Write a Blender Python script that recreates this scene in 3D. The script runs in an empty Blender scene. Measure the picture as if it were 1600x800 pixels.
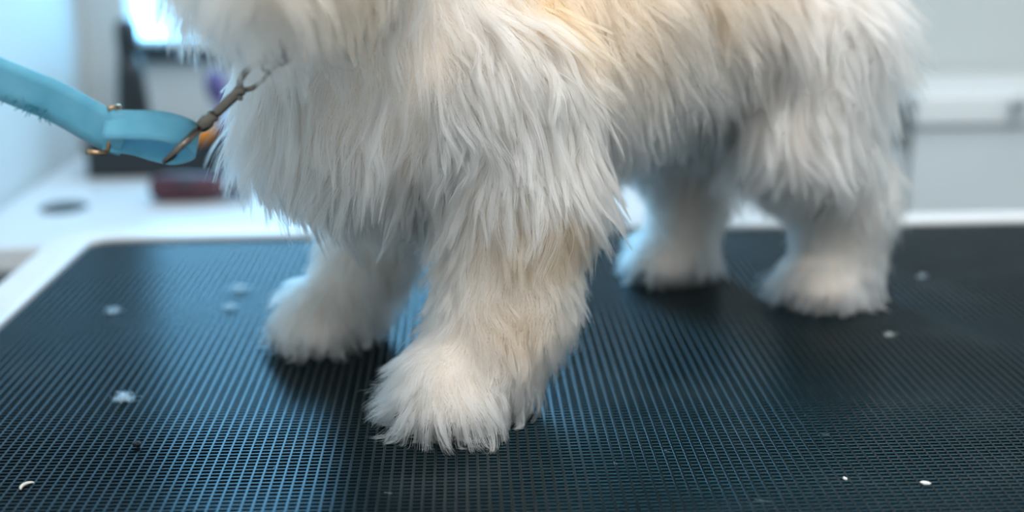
import bpy, bmesh, math
import numpy as np
from mathutils import Vector, Matrix, kdtree

rng = np.random.default_rng(7)
scene = bpy.context.scene
col = scene.collection

# ------------------------------------------------------------------ camera
cam_d = bpy.data.cameras.new('camera')
cam = bpy.data.objects.new('camera', cam_d)
col.objects.link(cam)
scene.camera = cam
cam.location = (0.0, 0.0, 0.32)
cam.rotation_euler = (math.radians(90 - 15.64), math.radians(0.0), math.radians(-2.07))
cam.rotation_euler = (cam.rotation_euler.to_matrix() @ Matrix.Rotation(math.radians(-0.66), 3, 'Z')).to_euler()   # slight roll
cam_d.sensor_width = 36.0
cam_d.lens = 45.0
cam_d.clip_start = 0.02
cam_d.dof.use_dof = True
cam_d.dof.focus_distance = 0.765
cam_d.dof.aperture_fstop = 2.5

# ------------------------------------------------------------------ world, exposure
w = bpy.data.worlds.new('world')
scene.world = w
w.use_nodes = True
w.node_tree.nodes['Background'].inputs[0].default_value = (0.55, 0.78, 1.0, 1)
w.node_tree.nodes['Background'].inputs[1].default_value = 1.0
vs = scene.view_settings
vs.view_transform = 'Standard'
vs.look = 'None'
vs.gamma = 1.0
vs.use_curve_mapping = False
vs.exposure = 0.22
scene.cycles.max_bounces = 10
scene.cycles.transmission_bounces = 12
scene.cycles.use_adaptive_sampling = True
scene.cycles.adaptive_threshold = 0.09
scene.cycles.diffuse_bounces = 4
scene.cycles.glossy_bounces = 6

CEIL = 1.62
FLOOR = -0.86


def area_light(name, loc, sx, sy, power, color, rot=(0, 0, 0)):
    d = bpy.data.lights.new(name, 'AREA')
    d.shape = 'RECTANGLE'
    d.size, d.size_y = sx, sy
    d.energy = power
    d.color = color
    o = bpy.data.objects.new(name, d)
    o.location = loc
    o.rotation_euler = rot
    col.objects.link(o)
    return o


# light of the two ceiling panels and a third added to fill the chest (their fixtures are built below)
PANELS = [((0.60, 0.25), 17.0), ((0.60, 1.25), 7.0), ((0.35, -0.75), 16.0)]
for k, ((px, py), pw) in enumerate(PANELS):
    area_light('ceiling_panel_light', (px, py, CEIL - 0.045), 1.1, 0.28, pw, (1.0, 0.97, 0.935))


# ------------------------------------------------------------------ helpers
def tag(o, label=None, cat=None, group=None, kind=None):
    if label: o['label'] = label
    if cat: o['category'] = cat
    if group: o['group'] = group
    if kind: o['kind'] = kind
    return o


def empty(name, loc=(0, 0, 0)):
    o = bpy.data.objects.new(name, None)
    o.empty_display_size = 0.05
    o.location = loc
    col.objects.link(o)
    return o


def mesh_obj(name, bm, m, parent=None, smooth=False, bevel=0.0, bsegs=2):
    me = bpy.data.meshes.new(name)
    bmesh.ops.recalc_face_normals(bm, faces=bm.faces[:])
    bm.to_mesh(me)
    bm.free()
    if smooth:
        for p in me.polygons:
            p.use_smooth = True
    if m is not None:
        me.materials.append(m)
    o = bpy.data.objects.new(name, me)
    col.objects.link(o)
    if bevel:
        b = o.modifiers.new('bevel', 'BEVEL')
        b.width = bevel
        b.segments = bsegs
        b.limit_method = 'ANGLE'
        b.angle_limit = math.radians(40)
    if parent is not None:
        o.parent = parent
        bpy.context.view_layer.update()
        o.matrix_parent_inverse = parent.matrix_world.inverted()
    return o


def add_box(bm, x0, x1, y0, y1, z0, z1):
    v = [bm.verts.new(p) for p in ((x0, y0, z0), (x1, y0, z0), (x1, y1, z0), (x0, y1, z0),
                                   (x0, y0, z1), (x1, y0, z1), (x1, y1, z1), (x0, y1, z1))]
    for f in ((0, 3, 2, 1), (4, 5, 6, 7), (0, 1, 5, 4), (1, 2, 6, 5), (2, 3, 7, 6), (3, 0, 4, 7)):
        bm.faces.new([v[i] for i in f])
    return v


def box(name, x0, x1, y0, y1, z0, z1, m, parent=None, bevel=0.0):
    bm = bmesh.new()
    add_box(bm, x0, x1, y0, y1, z0, z1)
    return mesh_obj(name, bm, m, parent, bevel=bevel)


def add_tube(bm, pts, radii, n=12, squash=1.0, closed=False, up=None):
    pts = [Vector(p) for p in pts]
    if not hasattr(radii, '__len__'):
        radii = [radii] * len(pts)
    rings = []
    N = len(pts)
    prev = None
    for i, p in enumerate(pts):
        if closed:
            t = pts[(i + 1) % N] - pts[i - 1]
        else:
            t = pts[min(i + 1, N - 1)] - pts[max(i - 1, 0)]
        t.normalize()
        if prev is None:
            a = Vector(up) if up else (Vector((0, 0, 1)) if abs(t.z) < 0.9 else Vector((1, 0, 0)))
        else:
            a = prev
        a = (a - t * a.dot(t)).normalized()
        prev = a
        b = t.cross(a)
        rings.append([bm.verts.new(p + (a * math.cos(2 * math.pi * k / n) + b * math.sin(2 * math.pi * k / n) * squash) * radii[i])
                      for k in range(n)])
    M = N if closed else N - 1
    for i in range(M):
        r0, r1 = rings[i], rings[(i + 1) % N]
        for k in range(n):
            bm.faces.new((r0[k], r0[(k + 1) % n], r1[(k + 1) % n], r1[k]))
    if not closed:
        bm.faces.new(rings[0][::-1])
        bm.faces.new(rings[-1])


def add_lathe(bm, c, prof, n=32, axis='z'):
    """prof: list of (r, h)"""
    rings = []
    for r, h in prof:
        ring = []
        for k in range(n):
            a = 2 * math.pi * k / n
            x, y = r * math.cos(a), r * math.sin(a)
            if axis == 'z':
                p = (c[0] + x, c[1] + y, c[2] + h)
            elif axis == 'y':
                p = (c[0] + x, c[1] + h, c[2] + y)
            else:
                p = (c[0] + h, c[1] + x, c[2] + y)
            ring.append(bm.verts.new(p))
        rings.append(ring)
    for i in range(len(rings) - 1):
        for k in range(n):
            bm.faces.new((rings[i][k], rings[i][(k + 1) % n], rings[i + 1][(k + 1) % n], rings[i + 1][k]))
    bm.faces.new(rings[0][::-1])
    bm.faces.new(rings[-1])


def rounded_rect(x0, x1, y0, y1, r, n=8):
    pts = []
    for cx, cy, a0 in ((x1 - r, y1 - r, 0), (x0 + r, y1 - r, 90), (x0 + r, y0 + r, 180), (x1 - r, y0 + r, 270)):
        for k in range(n + 1):
            a = math.radians(a0 + 90 * k / n)
            pts.append((cx + r * math.cos(a), cy + r * math.sin(a)))
    return pts


def prism(bm, pts, z0, z1):
    lo = [bm.verts.new((x, y, z0)) for x, y in pts]
    hi = [bm.verts.new((x, y, z1)) for x, y in pts]
    n = len(pts)
    bm.faces.new(lo[::-1])
    bm.faces.new(hi)
    for i in range(n):
        bm.faces.new((lo[i], lo[(i + 1) % n], hi[(i + 1) % n], hi[i]))


# ------------------------------------------------------------------ materials
def mat(name, color, rough=0.5, metal=0.0, spec=0.5, noise=0.0, nscale=30.0, bump=0.0, bscale=200.0,
        emit=None, estr=0.0, coat=0.0, sheen=0.0):
    m = bpy.data.materials.new(name)
    m.use_nodes = True
    nt = m.node_tree
    b = nt.nodes['Principled BSDF']
    b.inputs['Base Color'].default_value = (*color, 1)
    b.inputs['Roughness'].default_value = rough
    b.inputs['Metallic'].default_value = metal
    b.inputs['Specular IOR Level'].default_value = spec
    b.inputs['Coat Weight'].default_value = coat
    b.inputs['Sheen Weight'].default_value = sheen
    tc = nt.nodes.new('ShaderNodeTexCoord')
    if noise > 0:
        n = nt.nodes.new('ShaderNodeTexNoise')
        n.inputs['Scale'].default_value = nscale
        n.inputs['Detail'].default_value = 5
        nt.links.new(tc.outputs['Object'], n.inputs['Vector'])
        mx = nt.nodes.new('ShaderNodeMix')
        mx.data_type = 'RGBA'
        mx.inputs[6].default_value = (*[c * (1 - noise) for c in color], 1)
        mx.inputs[7].default_value = (*[min(1, c * (1 + noise)) for c in color], 1)
        nt.links.new(n.outputs['Fac'], mx.inputs[0])
        nt.links.new(mx.outputs[2], b.inputs['Base Color'])
    if bump > 0:
        n2 = nt.nodes.new('ShaderNodeTexNoise')
        n2.inputs['Scale'].default_value = bscale
        n2.inputs['Detail'].default_value = 4
        nt.links.new(tc.outputs['Object'], n2.inputs['Vector'])
        bp = nt.nodes.new('ShaderNodeBump')
        bp.inputs['Strength'].default_value = bump
        bp.inputs['Distance'].default_value = 0.002
        nt.links.new(n2.outputs['Fac'], bp.inputs['Height'])
        nt.links.new(bp.outputs['Normal'], b.inputs['Normal'])
    if emit:
        b.inputs['Emission Color'].default_value = (*emit, 1)
        b.inputs['Emission Strength'].default_value = estr
    return m


M_wall = mat('painted_wall', (0.53, 0.575, 0.58), 0.75, noise=0.03, nscale=3, bump=0.05, bscale=120)
M_ceil = mat('ceiling_paint', (0.80, 0.81, 0.81), 0.85, noise=0.02, nscale=4)
M_floor = mat('grey_vinyl_floor', (0.36, 0.40, 0.42), 0.5, noise=0.12, nscale=9)
M_desk = mat('white_laminate', (0.66, 0.67, 0.68), 0.28, noise=0.02, nscale=6)
M_rim = mat('white_table_rim', (0.68, 0.69, 0.70), 0.35, noise=0.02, nscale=12)
M_cab = mat('white_cabinet_paint', (0.72, 0.765, 0.785), 0.45, noise=0.02, nscale=5)
M_cab_panel = mat('pale_blue_grey_panel', (0.60, 0.665, 0.70), 0.5, noise=0.03, nscale=5)
M_dark = mat('black_plastic', (0.010, 0.014, 0.016), 0.4, noise=0.2, nscale=40)
M_darkframe = mat('dark_window_frame', (0.012, 0.022, 0.03), 0.45, noise=0.15, nscale=40)
M_maroon = mat('maroon_plastic', (0.065, 0.016, 0.028), 0.4, noise=0.2, nscale=60)
M_orange = mat('orange_plastic', (0.75, 0.26, 0.02), 0.45, noise=0.1, nscale=60)
M_violet = mat('violet_plastic', (0.16, 0.13, 0.33), 0.45, noise=0.1, nscale=60)
M_steel = mat('brushed_steel', (0.22, 0.19, 0.165), 0.3, metal=1.0, noise=0.25, nscale=180, bump=0.15, bscale=900)
M_brass = mat('worn_brass', (0.55, 0.36, 0.22), 0.4, metal=1.0, noise=0.25, nscale=200)
M_greyleg = mat('grey_metal_leg', (0.42, 0.45, 0.47), 0.35, metal=0.7, noise=0.05, nscale=30)
M_pane = mat('bright_window_pane', (0.8, 0.9, 1.0), 0.3, emit=(0.20, 0.62, 1.0), estr=5.8)
M_led = mat('led_diffuser', (0.9, 0.9, 0.9), 0.5, emit=(1.0, 0.99, 0.97), estr=2.0)
M_skin = mat('dog_skin', (0.80, 0.70, 0.61), 0.7, noise=0.1, nscale=60)
M_claw = mat('dark_claw', (0.05, 0.04, 0.035), 0.35, noise=0.2, nscale=300)
M_nose = mat('black_nose', (0.012, 0.011, 0.012), 0.3, bump=0.4, bscale=900)
M_eye = mat('dark_brown_eye', (0.015, 0.008, 0.005), 0.05, coat=1.0)
M_navy = mat('navy_nylon', (0.016, 0.02, 0.075), 0.6, noise=0.2, nscale=300)
M_crumb = mat('white_crumb', (0.85, 0.86, 0.84), 0.6, noise=0.1, nscale=900)
M_speck = mat('black_speck', (0.008, 0.01, 0.012), 0.7, noise=0.3, nscale=900)
M_nail_clip = mat('pale_nail_clipping', (0.72, 0.68, 0.60), 0.4, noise=0.1, nscale=900)


def rubber_material():
    m = bpy.data.materials.new('black_rubber')
    m.use_nodes = True
    nt = m.node_tree
    b = nt.nodes['Principled BSDF']
    tc = nt.nodes.new('ShaderNodeTexCoord')
    n = nt.nodes.new('ShaderNodeTexNoise')
    n.inputs['Scale'].default_value = 7
    n.inputs['Detail'].default_value = 7
    n.inputs['Roughness'].default_value = 0.65
    nt.links.new(tc.outputs['Object'], n.inputs['Vector'])
    r = nt.nodes.new('ShaderNodeValToRGB')
    r.color_ramp.elements[0].position = 0.52
    r.color_ramp.elements[0].color = (0.004, 0.007, 0.008, 1)
    r.color_ramp.elements[1].position = 0.80
    r.color_ramp.elements[1].color = (0.022, 0.030, 0.033, 1)   # faint dried dust smears
    nt.links.new(n.outputs['Fac'], r.inputs['Fac'])
    nt.links.new(r.outputs['Color'], b.inputs['Base Color'])
    mr = nt.nodes.new('ShaderNodeMapRange')
    mr.inputs['To Min'].default_value = 0.19
    mr.inputs['To Max'].default_value = 0.30
    nt.links.new(n.outputs['Fac'], mr.inputs['Value'])
    nt.links.new(mr.outputs['Result'], b.inputs['Roughness'])
    b.inputs['Specular IOR Level'].default_value = 0.22
    b.inputs['Specular Tint'].default_value = (0.14, 0.66, 1.0, 1)
    return m


M_rubber = rubber_material()


def webbing_material():
    m = bpy.data.materials.new('sky_blue_webbing')
    m.use_nodes = True
    nt = m.node_tree
    b = nt.nodes['Principled BSDF']
    b.inputs['Roughness'].default_value = 0.75
    b.inputs['Sheen Weight'].default_value = 0.3
    tc = nt.nodes.new('ShaderNodeTexCoord')
    wv = nt.nodes.new('ShaderNodeTexWave')
    wv.inputs['Scale'].default_value = 420
    wv.bands_direction = 'DIAGONAL'
    nt.links.new(tc.outputs['Object'], wv.inputs['Vector'])
    n = nt.nodes.new('ShaderNodeTexNoise')
    n.inputs['Scale'].default_value = 60
    n.inputs['Detail'].default_value = 6
    nt.links.new(tc.outputs['Object'], n.inputs['Vector'])
    r = nt.nodes.new('ShaderNodeValToRGB')
    r.color_ramp.elements[0].position = 0.3
    r.color_ramp.elements[0].color = (0.10, 0.40, 0.58, 1)
    r.color_ramp.elements[1].position = 0.7
    r.color_ramp.elements[1].color = (0.17, 0.50, 0.68, 1)
    nt.links.new(n.outputs['Fac'], r.inputs['Fac'])
    nt.links.new(r.outputs['Color'], b.inputs['Base Color'])
    bp = nt.nodes.new('ShaderNodeBump')
    bp.inputs['Strength'].default_value = 0.25
    bp.inputs['Distance'].default_value = 0.0004
    nt.links.new(wv.outputs['Fac'], bp.inputs['Height'])
    nt.links.new(bp.outputs['Normal'], b.inputs['Normal'])
    return m


M_web = webbing_material()
M_fray = mat('teal_frayed_thread', (0.03, 0.20, 0.28), 0.8, noise=0.3, nscale=200)


def fur_material(name):
    m = bpy.data.materials.new(name)
    m.use_nodes = True
    nt = m.node_tree
    nt.nodes.clear()
    out = nt.nodes.new('ShaderNodeOutputMaterial')
    at = nt.nodes.new('ShaderNodeAttribute')
    at.attribute_name = 'fur_color'
    hi = nt.nodes.new('ShaderNodeHairInfo')
    ramp = nt.nodes.new('ShaderNodeValToRGB')
    ramp.color_ramp.elements[0].color = (0.98, 0.92, 0.85, 1)     # warmer towards the skin
    ramp.color_ramp.elements[1].position = 0.75
    ramp.color_ramp.elements[1].color = (1, 1, 1, 1)
    nt.links.new(hi.outputs['Intercept'], ramp.inputs['Fac'])
    mul = nt.nodes.new('ShaderNodeMix')
    mul.data_type = 'RGBA'
    mul.blend_type = 'MULTIPLY'
    mul.inputs[0].default_value = 1.0
    nt.links.new(at.outputs['Color'], mul.inputs[6])
    nt.links.new(ramp.outputs['Color'], mul.inputs[7])
    h = nt.nodes.new('ShaderNodeBsdfHairPrincipled')
    h.model = 'CHIANG'
    h.parametrization = 'COLOR'
    h.inputs['Roughness'].default_value = 0.45
    h.inputs['Radial Roughness'].default_value = 0.6
    h.inputs['Random Roughness'].default_value = 0.1
    nt.links.new(mul.outputs[2], h.inputs['Color'])
    nt.links.new(h.outputs[0], out.inputs['Surface'])
    return m


M_fur = fur_material('cream_fur')

# ------------------------------------------------------------------ the room
BACK = 2.03
LEFT = -0.592
RIGHT = 1.75
REAR = -1.6
bm = bmesh.new(); add_box(bm, LEFT - .1, RIGHT + .1, REAR - .1, BACK + .1, FLOOR - .1, FLOOR)
tag(mesh_obj('floor', bm, M_floor), kind='structure')
bm = bmesh.new(); add_box(bm, LEFT - .1, RIGHT + .1, REAR - .1, BACK + .1, CEIL, CEIL + .1)
tag(mesh_obj('ceiling', bm, M_ceil), kind='structure')
bm = bmesh.new(); add_box(bm, LEFT - .1, LEFT, REAR, BACK + .1, FLOOR, CEIL)
tag(mesh_obj('wall_left', bm, M_wall), kind='structure')
bm = bmesh.new(); add_box(bm, RIGHT, RIGHT + .1, REAR, BACK + .1, FLOOR, CEIL)
tag(mesh_obj('wall_right', bm, M_wall), kind='structure')
bm = bmesh.new(); add_box(bm, LEFT - .1, RIGHT + .1, REAR - .1, REAR, FLOOR, CEIL)
tag(mesh_obj('wall_rear', bm, M_wall), kind='structure')
# back wall with an opening for the window
WX0, WX1, WZ0, WZ1 = -0.52, 0.13, 0.112, 0.98
bm = bmesh.new()
add_box(bm, LEFT, WX0, BACK, BACK + .1, FLOOR, CEIL)
add_box(bm, WX1, RIGHT, BACK, BACK + .1, FLOOR, CEIL)
add_box(bm, WX0, WX1, BACK, BACK + .1, FLOOR, WZ0)
add_box(bm, WX0, WX1, BACK, BACK + .1, WZ1, CEIL)
tag(mesh_obj('wall_back', bm, M_wall), kind='structure')

win = empty('window_1', (WX0, BACK, WZ0))
tag(win, 'large bright window behind the dog with a dark lower frame', None, kind='structure')
box('pane', WX0, (WX0 + WX1) / 2 - .01, BACK + .055, BACK + .061, WZ0, WZ1, M_pane, win)
box('pane', (WX0 + WX1) / 2 + .01, WX1, BACK + .055, BACK + .061, WZ0, WZ1, M_pane, win)
box('mullion', (WX0 + WX1) / 2 - .012, (WX0 + WX1) / 2 + .012, BACK + .035, BACK + .07, WZ0, WZ1, M_rim, win, .003)
box('sill', WX0 - .002, WX1 + .02, BACK - .022, BACK + .05, WZ0 - .03, WZ0 - .004, M_darkframe, win, .004)

# ceiling panels; the last is an added fill light behind the camera
for k, ((px, py), pw) in enumerate(PANELS):
    e = empty('ceiling_panel', (px, py, CEIL))
    tag(e, ['long white ceiling light panel above the near side of the table',
            'long white ceiling light panel above the window side of the room',
            'added long white fill light panel on the ceiling near the wall behind the camera'][k], 'ceiling light', 'ceiling light panels')
    bm = bmesh.new()
    for a in ((px - .58, px + .58, py - .17, py - .145), (px - .58, px + .58, py + .145, py + .17),
              (px - .58, px - .555, py - .145, py + .145), (px + .555, px + .58, py - .145, py + .145)):
        add_box(bm, *a, CEIL - .04, CEIL)
    mesh_obj('frame', bm, M_rim, e)
    box('diffuser', px - .555, px + .555, py - .145, py + .145, CEIL - .02, CEIL - .012, M_led, e)

# ------------------------------------------------------------------ grooming table
TX0, TX1, TY0, TY1 = -0.405, 0.86, 0.545, 1.262
tbl = empty('grooming_table', (0.2, 0.92, FLOOR))
tag(tbl, 'grooming table with a white rim and black waffle rubber top under the dog', 'table')
bm = bmesh.new()
prism(bm, rounded_rect(TX0, TX1, TY0, TY1, 0.05), -0.034, -0.003)
o = mesh_obj('tabletop', bm, M_rim, tbl, bevel=.004)
# raised white edge all round the mat
bm = bmesh.new()
ro, ri = rounded_rect(TX0, TX1, TY0, TY1, 0.05), rounded_rect(TX0 + .038, TX1 - .038, TY0 + .03, TY1 - .035, 0.022)
lo, li = [bm.verts.new((x, y, -.003)) for x, y in ro], [bm.verts.new((x, y, -.003)) for x, y in ri]
ho, hi_ = [bm.verts.new((x, y, .004)) for x, y in ro], [bm.verts.new((x, y, .004)) for x, y in ri]
n = len(ro)
for i in range(n):
    j = (i + 1) % n
    bm.faces.new((lo[i], lo[j], ho[j], ho[i]))
    bm.faces.new((li[j], li[i], hi_[i], hi_[j]))
    bm.faces.new((ho[i], ho[j], hi_[j], hi_[i]))
    bm.faces.new((lo[j], lo[i], li[i], li[j]))
mesh_obj('rim', bm, M_rim, tbl, bevel=.0025)
MX0, MX1, MY0, MY1 = TX0 + .0385, TX1 - .0385, TY0 + .0305, TY1 - .0355
bm = bmesh.new()
prism(bm, rounded_rect(MX0, MX1, MY0, MY1, 0.0215), -.0028, -.0009)
matobj = mesh_obj('rubber_mat', bm, M_rubber, tbl)
tag(matobj, 'black waffle textured rubber mat')
PX, PY = 0.0062, 0.0045
bm = bmesh.new()


def ridge(bm, a, b, axis, w, h):
    """long raised bar with bevelled shoulders"""
    prof = ((-w, -.0012), (-w * .86, h - .00022), (-w * .55, h), (w * .55, h), (w * .86, h - .00022), (w, -.0012))
    r = []
    for (x, y) in (a, b):
        ring = []
        for o_, z in prof:
            ring.append(bm.verts.new((x + o_, y, z) if axis == 'y' else (x, y + o_, z)))
        r.append(ring)
    for k in range(5):
        bm.faces.new((r[0][k], r[0][k + 1], r[1][k + 1], r[1][k]))


x = MX0 + .004
while x < MX1 - .003:
    e_ = max(0.0, .0215 - min(x - MX0, MX1 - x))
    inset = .0215 - math.sqrt(max(0, .0215 ** 2 - e_ ** 2)) + .001
    ridge(bm, (x, MY0 + inset), (x, MY1 - inset), 'y', .00095, .0)
    x += PX
y = MY0 + .004
while y < MY1 - .003:
    e_ = max(0.0, .0215 - min(y - MY0, MY1 - y))
    inset = .0215 - math.sqrt(max(0, .0215 ** 2 - e_ ** 2)) + .001
    ridge(bm, (MX0 + inset, y), (MX1 - inset, y), 'x', .00085, -.00004)
    y += PY
rel = mesh_obj('waffle_ridges', bm, M_rubber, matobj)
rel['kind'] = 'stuff'
for lx, ly in ((TX0 + .07, TY0 + .07), (TX1 - .07, TY0 + .07), (TX0 + .07, TY1 - .07), (TX1 - .07, TY1 - .07)):
    bm = bmesh.new()
    add_tube(bm, [(lx, ly, FLOOR + .02), (lx, ly, -.034)], .016, 14)
    lg = mesh_obj('leg', bm, M_greyleg, tbl, True)
    bm = bmesh.new()
    add_lathe(bm, (lx, ly, FLOOR), [(.024, 0), (.024, .016), (.018, .03)], 16)
    mesh_obj('rubber_foot', bm, M_dark, lg)
bm = bmesh.new()
add_box(bm, TX0 + .07, TX1 - .07, TY0 + .06, TY0 + .08, -.075, -.034)
add_box(bm, TX0 + .07, TX1 - .07, TY1 - .08, TY1 - .06, -.075, -.034)
mesh_obj('apron', bm, M_greyleg, tbl)

# ------------------------------------------------------------------ white desk behind
DZ = -0.05
dk = empty('white_desk', (0.05, 1.66, FLOOR))
tag(dk, 'white desk along the back wall carrying grooming tools', 'desk')
box('worktop', LEFT + .004, 0.42, 1.40, 1.995, DZ - .03, DZ, M_desk, dk, .004)
for dx in (LEFT + .01, 0.39):
    box('side_panel', dx, dx + .022, 1.43, 1.98, FLOOR, DZ - .03, M_desk, dk)
box('back_panel', LEFT + .032, 0.39, 1.94, 1.958, FLOOR + .3, DZ - .03, M_desk, dk)


# ------------------------------------------------------------------ cabinet at right
cb = empty('white_cabinet', (1.02, 1.9, FLOOR))
tag(cb, 'low white cabinet by the wall at the right with a round knob', 'cabinet')
CX0, CX1, CY = 0.591, 1.60, 1.80
box('body', CX0 + .05, CX1, CY + .02, BACK - .004, FLOOR, -.003, M_cab, cb)
box('side_post', CX0, CX0 + .046, CY + .004, BACK - .004, FLOOR, .040, M_cab_panel, cb, .003)
box('worktop', CX0 + .052, CX1 + .01, CY - .012, BACK - .004, -0.002, .042, M_cab, cb, .006)
for i in range(2):
    x0 = CX0 + .054 + i * .45
    d = box('door', x0, x0 + .444, CY, CY + .019, FLOOR + .06, -.006, M_cab_panel, cb, .003)
    bm = bmesh.new()
    add_lathe(bm, (x0 + .40, CY, -.16), [(.006, 0), (.006, -.012), (.013, -.018), (.013, -.024), (.008, -.028)], 20, 'y')
    mesh_obj('handle', bm, M_greyleg, d, True)
bm = bmesh.new()
add_lathe(bm, (.784, CY - .0125, .030), [(.006, 0), (.006, -.010), (.0125, -.014), (.0125, -.02), (.007, -.024)], 20, 'y')
mesh_obj('knob', bm, M_greyleg, cb, True)
bm = bmesh.new()
add_box(bm, CX0 + .026, CX0 + .05, CY - .01, CY + .004, -.030, .040)
hg = mesh_obj('hinge', bm, mat('dark_grey_hinge', (0.16, 0.19, 0.20), 0.5, noise=.1), cb, bevel=.003)

# ------------------------------------------------------------------ the dog: one continuous body from blended round cones
# dog frame: u forward, v to its left (towards the camera), w up, in centimetres; origin on the mat between the four paws
OX, OY = 0.0895, 0.933
FU = np.array([-0.832, -0.553, 0.0]); FU /= np.linalg.norm(FU)
FV = np.array([-FU[1], FU[0], 0.0]) * -1.0
FV = np.array([0.553, -0.832, 0.0]); FV /= np.linalg.norm(FV)
FW = np.array([0, 0, 1.0])
DOG = np.stack([FU, FV, FW], 0)                      # rows


def to_world(p):
    p = np.asarray(p, float)
    return (p @ DOG) * 0.01 + np.array([OX, OY, 0.0])


TORSO, HEAD, TAIL, LFN, LFF, LHN, LHF = range(7)
P = []                                               # (p0, p1, r0, r1, region, blend)


def cone(a, b, ra, rb, reg, k=1.6):
    P.append((np.array(a, float), np.array(b, float), ra, rb, reg, k))


cone((14.5, 0, 21.5), (3, 0, 23.2), 9.0, 9.0, TORSO, 2.5)
cone((3, 0, 23.2), (-10, 0, 24.5), 9.0, 8.0, TORSO, 2.5)
cone((-10, 0, 24.5), (-17.5, 0, 24.0), 8.0, 7.8, TORSO, 2.5)
cone((19.8, 0, 19.3), (16, 0, 23), 6.2, 8.0, TORSO, 2.5)
cone((18.5, 1.0, 26), (24.5, 4.5, 31.5), 7.0, 6.0, TORSO, 2.5)
# head: turned to its left, looking down the leash
cone((25.9, 6.0, 32.4), (27.3, 8.0, 32.0), 6.3, 6.1, HEAD, 2.0)
cone((29.0, 9.6, 30.0), (31.3, 13.0, 29.4), 4.2, 3.2, HEAD, 1.6)
cone((22.8, 10.8, 37.0), (21.0, 12.6, 32.5), 1.8, 1.4, HEAD, 1.0)
cone((26.5, 0.2, 38.0), (28.2, -1.8, 33.5), 1.8, 1.4, HEAD, 1.0)
cone((-25, 0, 27), (-29, 0, 34), 2.4, 2.0, TAIL, 1.5)
cone((-29, 0, 34), (-24, 0, 40), 2.0, 1.4, TAIL, 1.0)


def paw(c, fwd, reg, s=1.0):
    """foot pad and four toes, fwd is the direction the paw points in the uv plane"""
    c = np.array(c, float); f = np.array([*fwd, 0.0]); f /= np.linalg.norm(f)
    l = np.array([-f[1], f[0], 0])
    cone(c + [0, 0, 2.3 * s], c + f * 1.6 * s + [0, 0, 2.1 * s], 2.3 * s, 2.2 * s, reg, 1.2)
    toes = []
    for t, fo in ((-1.75, 2.3), (-0.62, 3.0), (0.62, 3.0), (1.75, 2.3)):
        q = c + f * fo * s + l * t * s + [0, 0, 1.35 * s]
        cone(q - f * 1.2 * s + [0, 0, .4 * s], q, 1.15 * s, 1.1 * s, reg, 0.5)
        toes.append((q, f))
    return toes


TOES = []
# near (left) foreleg
cone((13.0, 6.4, 20.5), (12.2, 8.0, 14.5), 5.6, 4.3, LFN, 2.5)
cone((12.2, 8.0, 14.5), (13.7, 8.7, 7.0), 4.3, 3.6, LFN, 1.5)
cone((13.7, 8.7, 7.0), (15.8, 8.7, 3.4), 3.6, 3.4, LFN, 1.3)
TOES += paw((17.1, 8.6, 0), (0.93, 0.36), LFN, 1.15)
# far foreleg
cone((13.0, -6.4, 20.5), (12.0, -8.0, 14.5), 5.4, 4.1, LFF, 2.5)
cone((12.0, -8.0, 14.5), (13.4, -8.9, 7.0), 4.0, 2.9, LFF, 1.5)
cone((13.4, -8.9, 7.0), (15.4, -9.1, 3.2), 2.8, 2.6, LFF, 1.3)
TOES += paw((16.6, -9.1, 0), (0.98, -0.05), LFF, 1.08)
# near hind leg
cone((-17, 5.0, 21), (-15.5, 6.6, 14.5), 6.4, 4.6, LHN, 2.5)
cone((-15.5, 6.6, 14.5), (-21.0, 6.6, 8.5), 4.2, 2.9, LHN, 1.5)
cone((-21.0, 6.6, 8.5), (-21.0, 6.4, 3.2), 2.9, 2.7, LHN, 1.3)
TOES += paw((-20.6, 6.4, 0), (0.96, 0.15), LHN, 1.05)
# far hind leg
cone((-16, -5.0, 21), (-12.5, -6.2, 14.5), 6.2, 4.4, LHF, 2.5)
cone((-12.5, -6.2, 14.5), (-16.8, -6.3, 8.0), 4.0, 2.8, LHF, 1.5)
cone((-16.8, -6.3, 8.0), (-15.6, -6.2, 3.2), 2.6, 2.4, LHF, 1.3)
TOES += paw((-15.2, -6.2, 0), (0.98, -0.05), LHF, 1.0)


def cone_dist(q, c):
    a, b, ra, rb = c[:4]
    ab = b - a
    t = np.clip(((q - a) @ ab) / (ab @ ab), 0, 1)
    d = np.linalg.norm(q - (a + t[..., None] * ab), axis=-1)
    return d - (ra + (rb - ra) * t)


def region_of(q):
    best = np.full(len(q), 1e9); reg = np.zeros(len(q), int)
    for c in P:
        d = cone_dist(q, c)
        m_ = d < best
        best[m_] = d[m_]; reg[m_] = c[4]
    return reg


STEP = 0.42
lo_ = np.array([-34.0, -17.0, -1.0]); hi_g = np.array([41.0, 18.0, 46.0])
dims = np.ceil((hi_g - lo_) / STEP).astype(int) + 1
S = np.full(dims, 50.0)
ax = [lo_[i] + STEP * np.arange(dims[i]) for i in range(3)]
for c in P:                                           # smooth union, each cone only over its own neighbourhood
    mn = np.minimum(c[0] - c[2], c[1] - c[3]) - 5.5
    mxx = np.maximum(c[0] + c[2], c[1] + c[3]) + 5.5
    i0 = np.clip(((mn - lo_) / STEP).astype(int), 0, dims - 1)
    i1 = np.clip(((mxx - lo_) / STEP).astype(int) + 2, 1, dims)
    sl = tuple(slice(i0[i], i1[i]) for i in range(3))
    q = np.stack(np.meshgrid(*[ax[i][sl[i]] for i in range(3)], indexing='ij'), -1)
    d = cone_dist(q, c)
    k = c[5]
    a_ = S[sl]
    h = np.clip(0.5 + 0.5 * (a_ - d) / k, 0, 1)
    S[sl] = a_ * (1 - h) + d * h - k * h * (1 - h)


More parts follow.
